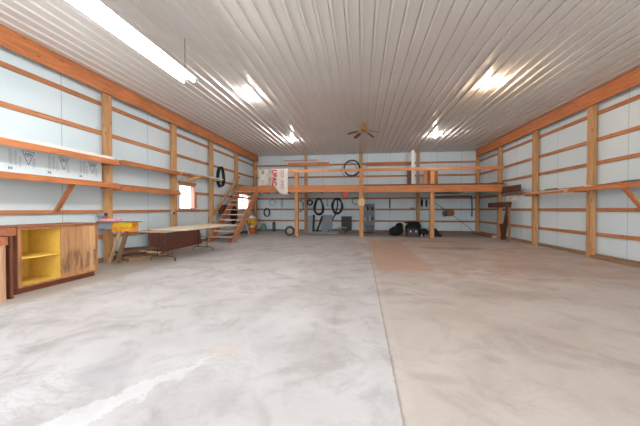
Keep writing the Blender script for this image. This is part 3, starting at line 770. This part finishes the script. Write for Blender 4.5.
def letters(txt, size, x, z, y, mat, par, bold=.0, sx=1.0):
    cu = bpy.data.curves.new('lettering', 'FONT'); cu.body = txt; cu.size = size; cu.offset = bold; cu.extrude = .001; cu.space_character = 1.05
    tmp = bpy.data.objects.new('tmp', cu); COL.objects.link(tmp)
    dg = bpy.context.evaluated_depsgraph_get(); dg.update()
    me = bpy.data.meshes.new_from_object(tmp.evaluated_get(dg)); bpy.data.objects.remove(tmp)
    for v in me.vertices:
        a, b, c = v.co   # reading downward: text x -> -z, text y -> +x
        v.co = (b*sx, -c, -a)
    me.materials.clear(); me.materials.append(mat)
    o = bpy.data.objects.new('lettering', me); COL.objects.link(o); o.parent = par; w = Vector((x, y, z)); o.location = w-WORLD[par]; WORLD[o] = w
    return o
letters('UBAC', .27, -4.09, 3.07, LF-.062, REDINK, ban, .012, 1.15)
letters('OD  IHO', .22, -3.68, 3.07, LF-.062, plain('faded_red_ink', (206, 112, 122), .8, var=.05), ban, .001, 1.0)

# ------------------------------------------------------------------ things on the floor at the back
# yellow drinks jug on orange base
jy = (-5.52, 14.3)
jug = thing('drinks_jug', (jy[0], jy[1], 0), 'yellow jug with white lid on an orange drum beside the stairs', 'jug')
build('drum', MB().lathe([(.17, 0), (.20, .02), (.21, .22), (.19, .30), (.17, .32)], (jy[0], jy[1], 0)), ORANGE, jug)
build('neck', MB().lathe([(.15, .32), (.13, .36), (.15, .42)], (jy[0], jy[1], 0)), WHITE, jug)
build('jug_body', MB().lathe([(.16, .42), (.22, .47), (.235, .60), (.22, .74), (.19, .78)], (jy[0], jy[1], 0)), YELPL, jug)
build('lid', MB().lathe([(.20, .78), (.19, .82), (.11, .88), (.05, .92)], (jy[0], jy[1], 0)), WHITE, jug)
build('spigot', MB().lathe([(.02, 0), (.02, -.06)], (jy[0], jy[1]-.23, .52), 'Y', 8), plain('dark_red', (120, 40, 36), .5), jug)
tag(build('white_plank', MB().bar((-5.50, 13.78, .02), (-5.74, 13.9, .72), .03, .10, (0, 1, 0)), WHITE), 'white narrow plank leaning beside the yellow jug behind the stairs', 'board')
gc = thing('green_canister', (-5.42, 15.75, 0), 'pale green canister with handle on the floor at the back wall', 'canister')
build('tank', MB().lathe([(.13, 0), (.16, .03), (.16, .26), (.11, .34), (.05, .37)], (-5.42, 15.75, .04)), GREEN, gc)
build('handle', MB().tube([(-5.50, 15.75, .37), (-5.50, 15.75, .46), (-5.42, 15.75, .50), (-5.34, 15.75, .46), (-5.34, 15.75, .37)], .012, 6), GREEN, gc)
build('tray', B(-5.75, -4.98, 15.5, 15.98, 0, .04), GREYM, gc)
cy_ = thing('gas_cylinder', (-4.83, 15.75, 0), 'slim dark grey gas cylinder standing beside the green canister', 'cylinder')
build('cylinder_body', MB().lathe([(.08, 0), (.085, .02), (.085, .46), (.06, .54), (.025, .57)], (-4.83, 15.75, 0)), GREY, cy_)
build('valve', MB().lathe([(.02, .57), (.02, .62), (.035, .62), (.035, .65)], (-4.83, 15.75, 0), n=10), BRASS, cy_)
# wheel by left loft post
wh = thing('spare_wheel', (-3.30, 13.30, 0), 'small spare wheel with pale hub standing against the left loft post', 'wheel')
wc = (-3.30, 13.28, .235)
prof = [(.14, -.065), (.20, -.08), (.235, -.05), (.235, .05), (.20, .08), (.14, .065)]
def ringx(prof, c, n=28, ax='Y'):
    vs = []; m_ = len(prof)
    for r, h in prof:
        for k in range(n):
            a = 2*PI*k/n; vs.append((c[0]+r*math.cos(a), c[1]+h, c[2]+r*math.sin(a)))
    return MB().add(vs, [(i*n+k, i*n+(k+1) % n, ((i+1) % m_)*n+(k+1) % n, ((i+1) % m_)*n+k) for i in range(m_) for k in range(n)], True)
build('tire', ringx(prof, wc), plain('worn_rubber', (78, 74, 74), .7), wh)
build('hub', MB().lathe([(.145, -.04), (.10, -.05), (.04, -.06), (.03, -.075), (.03, .04), (.145, .04)], wc, 'Y', 20), plain('hub_paint', (190, 178, 168), .4, .2), wh)
# pallet-like low frame, panels, pipes
pf = thing('metal_pallet', (-1.9, 14.95, 0), 'low grey metal frame lying on the floor under the black hose coils', 'frame')
for yy in (14.82, 15.3): build('side_rail', B(-2.85, -1.2, yy, yy+.04, 0, .05), GREYM, pf)
for xx in (-2.85, -2.3, -1.75, -1.24): build('cross_rail', B(xx, xx+.04, 14.86, 15.3, .0, .045), GREYM, pf)
def leanbox(name, x0, x1, y0, h, d, lean, mat, label, cat):
    m = MB(); m.add([(x, y0+dy+(z/h)*lean, z) for x in (x0, x1) for dy in (0, d) for z in (0, h)], [(0,1,3,2), (4,6,7,5), (0,4,5,1), (2,3,7,6), (0,2,6,4), (1,5,7,3)])
    return tag(build(name, m, mat), label, cat)
gp = leanbox('metal_sheet', -2.14, -1.58, 15.85, .92, .05, .20, GREYPAN, 'grey ribbed panel leaning on the back wall beside the black pipes', 'panel')
for i in range(6):
    x = -2.10+i*.09; m = MB(); m.add([(xx, 15.85-dy+(z/.92)*.20, z) for xx in (x, x+.04) for dy in (0, .012) for z in (.03, .9)], [(0,1,3,2), (4,6,7,5), (0,4,5,1), (2,3,7,6), (0,2,6,4), (1,5,7,3)])
    build('rib', m, GREYM, gp)
gp2 = leanbox('metal_sheet', -2.96, -2.66, 15.9, .88, .04, .15, plain('pale_grey_panel', (168, 176, 184), .6), 'paler narrow grey panel leaning by the back post beside the black pipes', 'panel')
tag(build('black_pipe', MB().tube([(-2.56, 15.5, .0), (-2.6, 15.95, .92)], .055, 10), BLACK), 'upright thick black pipe leaning under the egg shaped hose coil', 'pipe')
tag(build('black_pipe', MB().tube([(-2.38, 15.5, .0), (-2.12, 15.8, .85)], .055, 10), BLACK), 'slanting thick black pipe crossing in front of the grey ribbed panel', 'pipe')
bc = thing('black_box', (-.78, 15.9, 0), 'black upright box with pale feet on the floor at back wall', 'box')
build('body', B(-1.06, -.52, 15.7, 16.05, .10, .82), plain('charcoal_paint', (48, 50, 56), .6), bc, bevel=.01)
build('top_rim', B(-1.09, -.49, 15.68, 16.06, .82, .86), GREY, bc)
for xx in (-1.02, -.62): build('foot', B(xx, xx+.08, 15.72, 16.0, 0, .10), pale_w('Y'), bc)
sh_ = thing('small_sawhorse', (-1.45, 15.3, 0), 'low dark trestle with a pale board end in front of the black box', 'trestle')
build('top_bar', MB().bar((-1.75, 15.28, .13), (-.78, 15.33, .26), .06, .05), GREY, sh_)
build('leg', MB().bar((-1.18, 15.3, .20), (-1.12, 15.26, 0), .04, .04, (0,1,0)), GREY, sh_)
build('leg', MB().bar((-.85, 15.33, .24), (-.85, 15.33, 0), .04, .04, (0,1,0)), GREY, sh_)
build('leg', MB().bar((-1.7, 15.28, .14), (-1.74, 15.28, 0), .04, .04, (0,1,0)), GREY, sh_)
build('board_end', B(-1.2, -.75, 15.22, 15.38, .262, .30), pale_w('X'), sh_)
rb = thing('red_bag', (-.83, LF+.3, 1.86), 'bright red small tool bag hung under the loft beside middle post', 'bag')
RBX = (-.70, LF+.30)
build('bag_body', MB().add([(x, y, z) for y in (RBX[1]-.05, RBX[1]+.05) for x, z in ((-.88, 1.83), (-.64, 1.83), (-.56, 2.03), (-.82, 2.03))], [(0,1,2,3), (7,6,5,4), (0,4,5,1), (1,5,6,2), (2,6,7,3), (3,7,4,0)]), RED, rb, bevel=.015)
build('strap', MB().tube([(-.80, RBX[1], 2.02), (-.72, RBX[1], 2.30), (-.60, RBX[1], 2.02)], .008, 6), RED, rb)

# shelf unit with clutter
su = thing('shelf_unit', (.42, 15.95, 0), 'narrow grey metal shelf unit of small goods right of middle loft post', 'shelf unit')
ux0, ux1, uy0, uy1 = .14, .70, 15.74, 16.12
for x in (ux0, ux1):
    for y in (uy0, uy1): build('upright', B(x-.012, x+.012, y-.012, y+.012, 0, 1.55), GREYM, su)
for z in (.06, .62, 1.16, 1.52): build('shelf', B(ux0-.01, ux1+.01, uy0-.01, uy1+.01, z, z+.02), GREYM, su)
build('back_panel', B(ux0, ux1, uy1+.013, uy1+.02, .06, 1.52), GREYPAN, su)
cl = [('jar', .22, .64, .05, .20, (206, 196, 186), 'pale jar, first'), ('jar', .34, .64, .045, .26, (176, 120, 88), 'tan brown jar'), ('bottle', .45, .64, .04, .30, (222, 214, 204), 'white bottle'),
      ('jar', .60, .64, .055, .18, (96, 74, 60), 'dark brown jar'), ('can', .22, 1.18, .05, .14, (214, 208, 196), 'cream can'), ('bottle', .34, 1.18, .04, .25, (90, 60, 48), 'dark bottle'),
      ('can', .46, 1.18, .05, .16, (186, 140, 106), 'tan can'), ('can', .60, 1.18, .055, .20, (70, 66, 70), 'black can')]
for nm, x, z, r, h, rgb, d in cl:
    tag(build(nm, MB().lathe([(r*.95, 0), (r, .01), (r, h*.7), (r*.6, h*.85), (r*.6, h)] if nm != 'can' else [(r, 0), (r, h*.95), (r*.93, h)], (x, 15.9, z), n=12), plain('goods_%d_%d' % (x*100, z*100), rgb, .5)),
        '%s standing on the %s shelf of the grey metal shelf unit' % (d, 'upper' if z > 1 else 'middle'), nm, 'goods on the metal shelf unit')
tag(build('grey_bin', B(.20, .64, 15.76, 16.08, .08, .40), plain('slate_bin', (96, 104, 114), .6), bevel=.02), 'slate grey storage bin on the lowest shelf of the metal shelf unit', 'bin')
tag(build('short_stud', B(1.50, 1.57, YB-.04, YB, 1.29, 1.79), dark_w('Z')), 'short dark upright block between two back wall boards right of shelf unit', 'board')
tag(build('small_box', B(2.60, 2.82, YB-.12, YB-.04, 1.285, 1.33), GREY), 'tiny dark item lying on back wall board beside the right back post', 'item')

# bags pile
def bag(name, c, r, seed, mat, label, cat='bag', extra=None):
    o = build(name, MB().blob(c, r, seed, .05, 18), mat); tag(o, label, cat, 'black bags on the floor')
    return o
o = bag('duffel_bag', (1.62, 14.25, .20), (.30, .20, .20), 1, BLACKFAB, 'low black duffel bag on the floor, leftmost of the black bags')
build('handle', MB().tube([(1.42, 14.2, .33), (1.5, 14.16, .42), (1.7, 14.16, .43), (1.8, 14.2, .33)], .012, 6), BLACK, o)
o = bag('duffel_bag', (1.86, 14.85, .28), (.20, .2, .28), 2, BLACKFAB, 'rounded black bag wedged behind the grey tool case')
o = tag(build('tool_case', B(2.08, 2.60, 13.72, 14.1, 0, .36), plain('charcoal_case', (58, 56, 64), .6), bevel=.05), 'dark grey tool case with two silver latches in front of black bags', 'case', 'black bags on the floor')
for x in (2.2, 2.44): build('latch', B(x, x+.05, 13.705, 13.72, .20, .27), WHITE, o)
build('handle', MB().tube([(2.22, 13.9, .36), (2.22, 13.9, .42), (2.46, 13.9, .42), (2.46, 13.9, .36)], .014, 6), BLACK, o)
o = bag('duffel_bag', (2.50, 14.62, .31), (.36, .24, .31), 3, BLACKFAB, 'tallest black bag behind the grey tool case')
build('flap', MB().blob((2.42, 14.55, .60), (.36, .22, .05), 5, .04, 16), BLACKFAB, o)
o = bag('duffel_bag', (2.86, 14.02, .17), (.20, .2, .17), 4, BLACKFAB, 'small slumped black bag between tool case and right loft post')
m = MB(); m.add([(x, y, z) for y in (13.85, 14.2) for x, z in ((3.14, 0), (3.66, 0), (3.62, .06), (3.36, .38), (3.14, .42))], [(0,1,2,3,4), (9,8,7,6,5)]+[(i, (i+1) % 5, 5+(i+1) % 5, 5+i) for i in range(5)])
tag(build('duffel_bag', m, BLACKFAB, bevel=.04), 'wedge shaped black bag right of the right loft post', 'bag', 'black bags on the floor')
for k, (x, rgb, d) in enumerate(((2.72, (200, 190, 184), 'small pale bottle end lying in front of slumped black bag'), (2.90, (214, 160, 130), 'small tan cup beside the right loft post on the floor'))):
    tag(build('small_cup', MB().lathe([(.035, 0), (.04, .09), (.036, .10)], (x, 13.75, 0), n=12), plain('cup_%d' % k, rgb, .5)), d, 'cup')
tag(build('pale_stick', MB().bar((2.00, 14.0, .0), (1.96, 14.2, .52), .03, .05), pale_w('Z')), 'pale short stick leaning on the black duffel bag', 'stick')

# conduit, strap, reel, gloves
tag(build('black_conduit', MB().tube([(3.62, YB-.07, 1.905), (4.2, YB-.07, 1.91), (4.9, YB-.07, 1.925), (5.55, YB-.07, 1.92), (5.64, YB-.08, 1.88)], .03, 8), BLACK), 'black conduit pipe lying along a back wall board towards right corner', 'pipe')
tag(build('long_board', B(3.6, 5.0, YB-.45, YB-.05, 2.05, 2.09), old_w('X')), 'weathered plank hanging close under the loft joists at right back', 'board')
tag(build('blue_strap', MB().tube([(5.66, YB-.075, 1.96), (5.70, YB-.08, 1.8), (5.72, YB-.07, 1.3), (5.72, YB-.06, .86)], .03, 6), BLUE), 'dark blue strap hanging down on back wall beside the right corner post', 'strap')
rl = thing('cord_reel', (4.62, YB-.1, .84), 'round orange brown cord reel hanging on back wall right of the loft post', 'reel')
build('drum', MB().lathe([(.17, 0), (.18, -.02), (.18, -.10), (.17, -.12), (.08, -.125), (.05, -.14)], (4.66, YB-.04, 1.06), 'Y', 20), plain('rust_orange', (176, 108, 70), .6), rl)
build('side_plate', MB().lathe([(.15, 0), (.16, -.04), (.12, -.06)], (4.40, YB-.04, 1.02), 'Y', 16), GREY, rl)
tag(build('slanted_rod', MB().tube([(3.78, YB-.075, 1.64), (4.36, YB-.16, 1.22), (4.9, YB-.19, .8), (5.85, YB-.30, .0)], .012, 6), GREY), 'thin grey rod slanting down the back wall behind the cord reel', 'rod')
hg = thing('hanging_gloves', (3.25, YB-.2, 1.3), 'dark navy and black gloves hanging between right back post and loft post', 'gloves')
build('glove', MB().blob((3.19, YB-.14, 1.58), (.06, .03, .21), 3, .06, 12), BLACKFAB, hg)
build('glove', MB().blob((3.42, YB-.12, 1.56), (.06, .03, .20), 4, .06, 12), NAVY, hg)
build('hook', MB().tube([(3.19, YB-.12, 1.78), (3.3, YB-.08, 1.84), (3.42, YB-.11, 1.76)], .008, 6), STEEL, hg)

# right wall: shelf, items, dark frame, planks
rs = thing('wall_shelf', (5.8, 8.8, 1.7), 'long wooden shelf along the right wall with diagonal brackets', 'shelf')
build('shelf_board', B(5.62, XR-.05-.14, 4.5, 11.0, 1.79, 1.81), SPL, rs)
build('shelf_board', B(5.62, XR-.045, 4.5, 8.495, 1.811, 1.825), SPL, rs)
build('front_rail', B(5.58, 5.62, 4.5, 8.80, 1.72, 1.825), head_w('Y'), rs)
build('front_rail', B(5.62, 5.66, 8.82, 11.0, 1.72, 1.79), head_w('Y'), rs)
build('rail_end', B(5.57, 5.60, 8.84, 8.98, 1.70, 1.79), pale_w('Y'), rs)
for y, z0 in ((7.2, 1.24),):
    build('shelf_bracket', MB().bar((XR-.06, y, z0), (5.555, y, 1.84), .05, .10, (0,1,0)), head_w('Z'), rs)
for y in (8.66, 11.0, 6.2): build('shelf_arm', B(5.62, XR-.04, y-.0, y+.035, 1.70, 1.788), head_w('X'), rs)
m = MB()
for i in range(6):
    m.tube([(5.74+.028*i, 6.2+.25*i/5+random.uniform(-.1, .1), 1.84+.01*(i % 3)), (5.75+.026*i, 7.3, 1.85+.014*(i % 3)), (5.76+.024*i, 8.25-random.uniform(0, .4), 1.845)], .016, 6)
tag(build('rod_bundle', m, plain('slate_rods', (96, 100, 108), .5)), 'bundle of slate grey rods lying on the right wall shelf', 'bundle')
tag(build('small_block', B(5.68, 5.76, 8.22, 8.40, 1.826, 1.85), WHITE), 'small white block on the right wall shelf at the nearest post', 'block')
tag(build('small_block', MB().box(5.70, 5.80, 9.55, 10.25, 1.811, 1.85).box(5.72, 5.80, 9.6, 10.1, 1.85, 1.88), old_w('Y')), 'stack of short brown offcuts on the far part of right wall shelf', 'block')
tag(build('dark_board', B(5.82, 5.86, 11.75, 13.25, 1.92, 2.17), dark_w('Y')), 'dark brown board hung high on right wall beside the end of loft beam', 'board')
build('support_block', B(5.86, XR-.04, 12.2, 12.3, 1.95, 2.1), dark_w('Y'), bpy.data.objects['dark_board'])
dk = thing('plank_stand', (5.8, 12.9, 0), 'dark brown frame of one level board on two slanting legs against the right wall', 'frame')
build('top_board', B(5.60, 5.65, 12.15, 13.95, 1.32, 1.53), dark_w('Y'), dk)
build('leg', MB().bar((5.68, 12.22, 1.52), (5.78, 12.95, .0), .05, .16, (1, 0, 0)), dark_w('Z'), dk)
build('leg', MB().bar((5.66, 12.20, 1.32), (5.70, 12.22, .0), .05, .12, (0, 1, 0)), old_w('Z'), dk)
build('leg', MB().bar((5.80, 13.16, .62), (5.84, 13.0, .0), .05, .13, (1, 0, 0)), dark_w('Z'), dk)
sg = thing('white_sign', (6.0, 12.35, 1.55), 'small white sign with faint grey writing on the right wall', 'sign')
build('sign_board', B(XR-.055, XR-.04, 12.42, 13.25, 1.56, 1.80), WHITE, sg)
cu = bpy.data.curves.new('t', 'FONT'); cu.body = 'URT'; cu.size = .2; cu.extrude = .001
tmp = bpy.data.objects.new('tmp', cu); COL.objects.link(tmp); dg = bpy.context.evaluated_depsgraph_get(); dg.update()
me = bpy.data.meshes.new_from_object(tmp.evaluated_get(dg)); bpy.data.objects.remove(tmp)
for v in me.vertices: a, b, c = v.co; v.co = (-c, -a, b)
me.materials.clear(); me.materials.append(GREY)
lo = bpy.data.objects.new('lettering', me); COL.objects.link(lo); lo.parent = sg; lo.location = Vector((XR-.057, 13.08, 1.60))-WORLD[sg]
for (x0, x1, y0, y1, z0, z1, mt, lb) in ((5.62, 5.74, 13.62, 15.9, .0, .07, old_w('Y'), 'long weathered floor plank near the right corner, lowest of the small stack'),
        (5.74, 5.89, 13.5, 15.6, .0, .10, girt_w('Y'), 'brown floor plank lying close along right wall under the loft'),
        (5.60, 5.74, 13.42, 13.60, .0, .10, plain('pink_end', (206, 170, 150), .7), 'short pale pinkish block at the end of floor planks')):
    tag(build('floor_plank', B(x0, x1, y0, y1, z0, z1), mt), lb, 'board')
tag(build('floor_plank', B(5.86, 5.98, 6.6, 8.45, .0, .07), old_w('Y')), 'old plank lying along right wall at foot of the nearest post', 'board')

# things at left wall near the stairs
tag(build('brown_box', B(XL+.05, -5.82, 11.72, 12.25, 1.03, 1.44), dark_w('Z')), 'dark brown wall box fixed to left wall under the diagonal board', 'box')
o = tag(build('black_bag', MB().blob((-5.93, 13.0, .95), (.10, .22, .42), 11, .05, 16), BLACKFAB), 'black bag hanging on left wall behind the stairs', 'bag')
build('strap', MB().tube([(-5.98, 12.9, 1.3), (-6.02, 13.0, 1.55), (-5.98, 13.1, 1.3)], .012, 6), BLACK, o)
tag(build('maroon_fitting', MB().lathe([(.05, 0), (.06, .05), (.03, .10)], (-6.06, 13.0, 1.84), 'X', 12), plain('maroon_plastic', (110, 36, 46), .5)), 'small maroon fitting on left wall between two posts above the stairs', 'knob')

# ------------------------------------------------------------------ outside ground
g = NT('gravel_yard'); g.l(g.ramp(g.noise(g.coord(), 4, 6), [(.3, lin((190, 188, 184))), (.7, lin((214, 212, 208)))]), g.b.inputs['Base Color'])
struct('ground', B(-40, 40, -40, 60, -.35, -.21), g.m)

# ------------------------------------------------------------------ light
w = bpy.data.worlds.new('World'); S.world = w; w.use_nodes = True
bg = w.node_tree.nodes['Background']
tcn = w.node_tree.nodes.new('ShaderNodeTexCoord'); sp = w.node_tree.nodes.new('ShaderNodeSeparateXYZ'); rp = w.node_tree.nodes.new('ShaderNodeValToRGB')
w.node_tree.links.new(tcn.outputs['Generated'], sp.inputs[0]); w.node_tree.links.new(sp.outputs['Z'], rp.inputs[0]); w.node_tree.links.new(rp.outputs[0], bg.inputs[0])
rp.color_ramp.elements[0].color = (.97, .985, 1, 1); rp.color_ramp.elements[1].color = (.84, .92, 1, 1)
bg.inputs[1].default_value = 3.2

# ------------------------------------------------------------------ camera
cam = bpy.data.cameras.new('Camera'); co_ = bpy.data.objects.new('Camera', cam); COL.objects.link(co_)
cam.sensor_width = 36; cam.lens = 291.515/640*36; cam.clip_end = 200
co_.location = (0, 0, 1.2562); co_.rotation_euler = (PI/2-.01361, 0, .14066)
S.camera = co_
S.view_settings.view_transform = 'Standard'; S.view_settings.look = 'None'; S.view_settings.gamma = 1
S.view_settings.use_curve_mapping = False; S.view_settings.exposure = 0.58
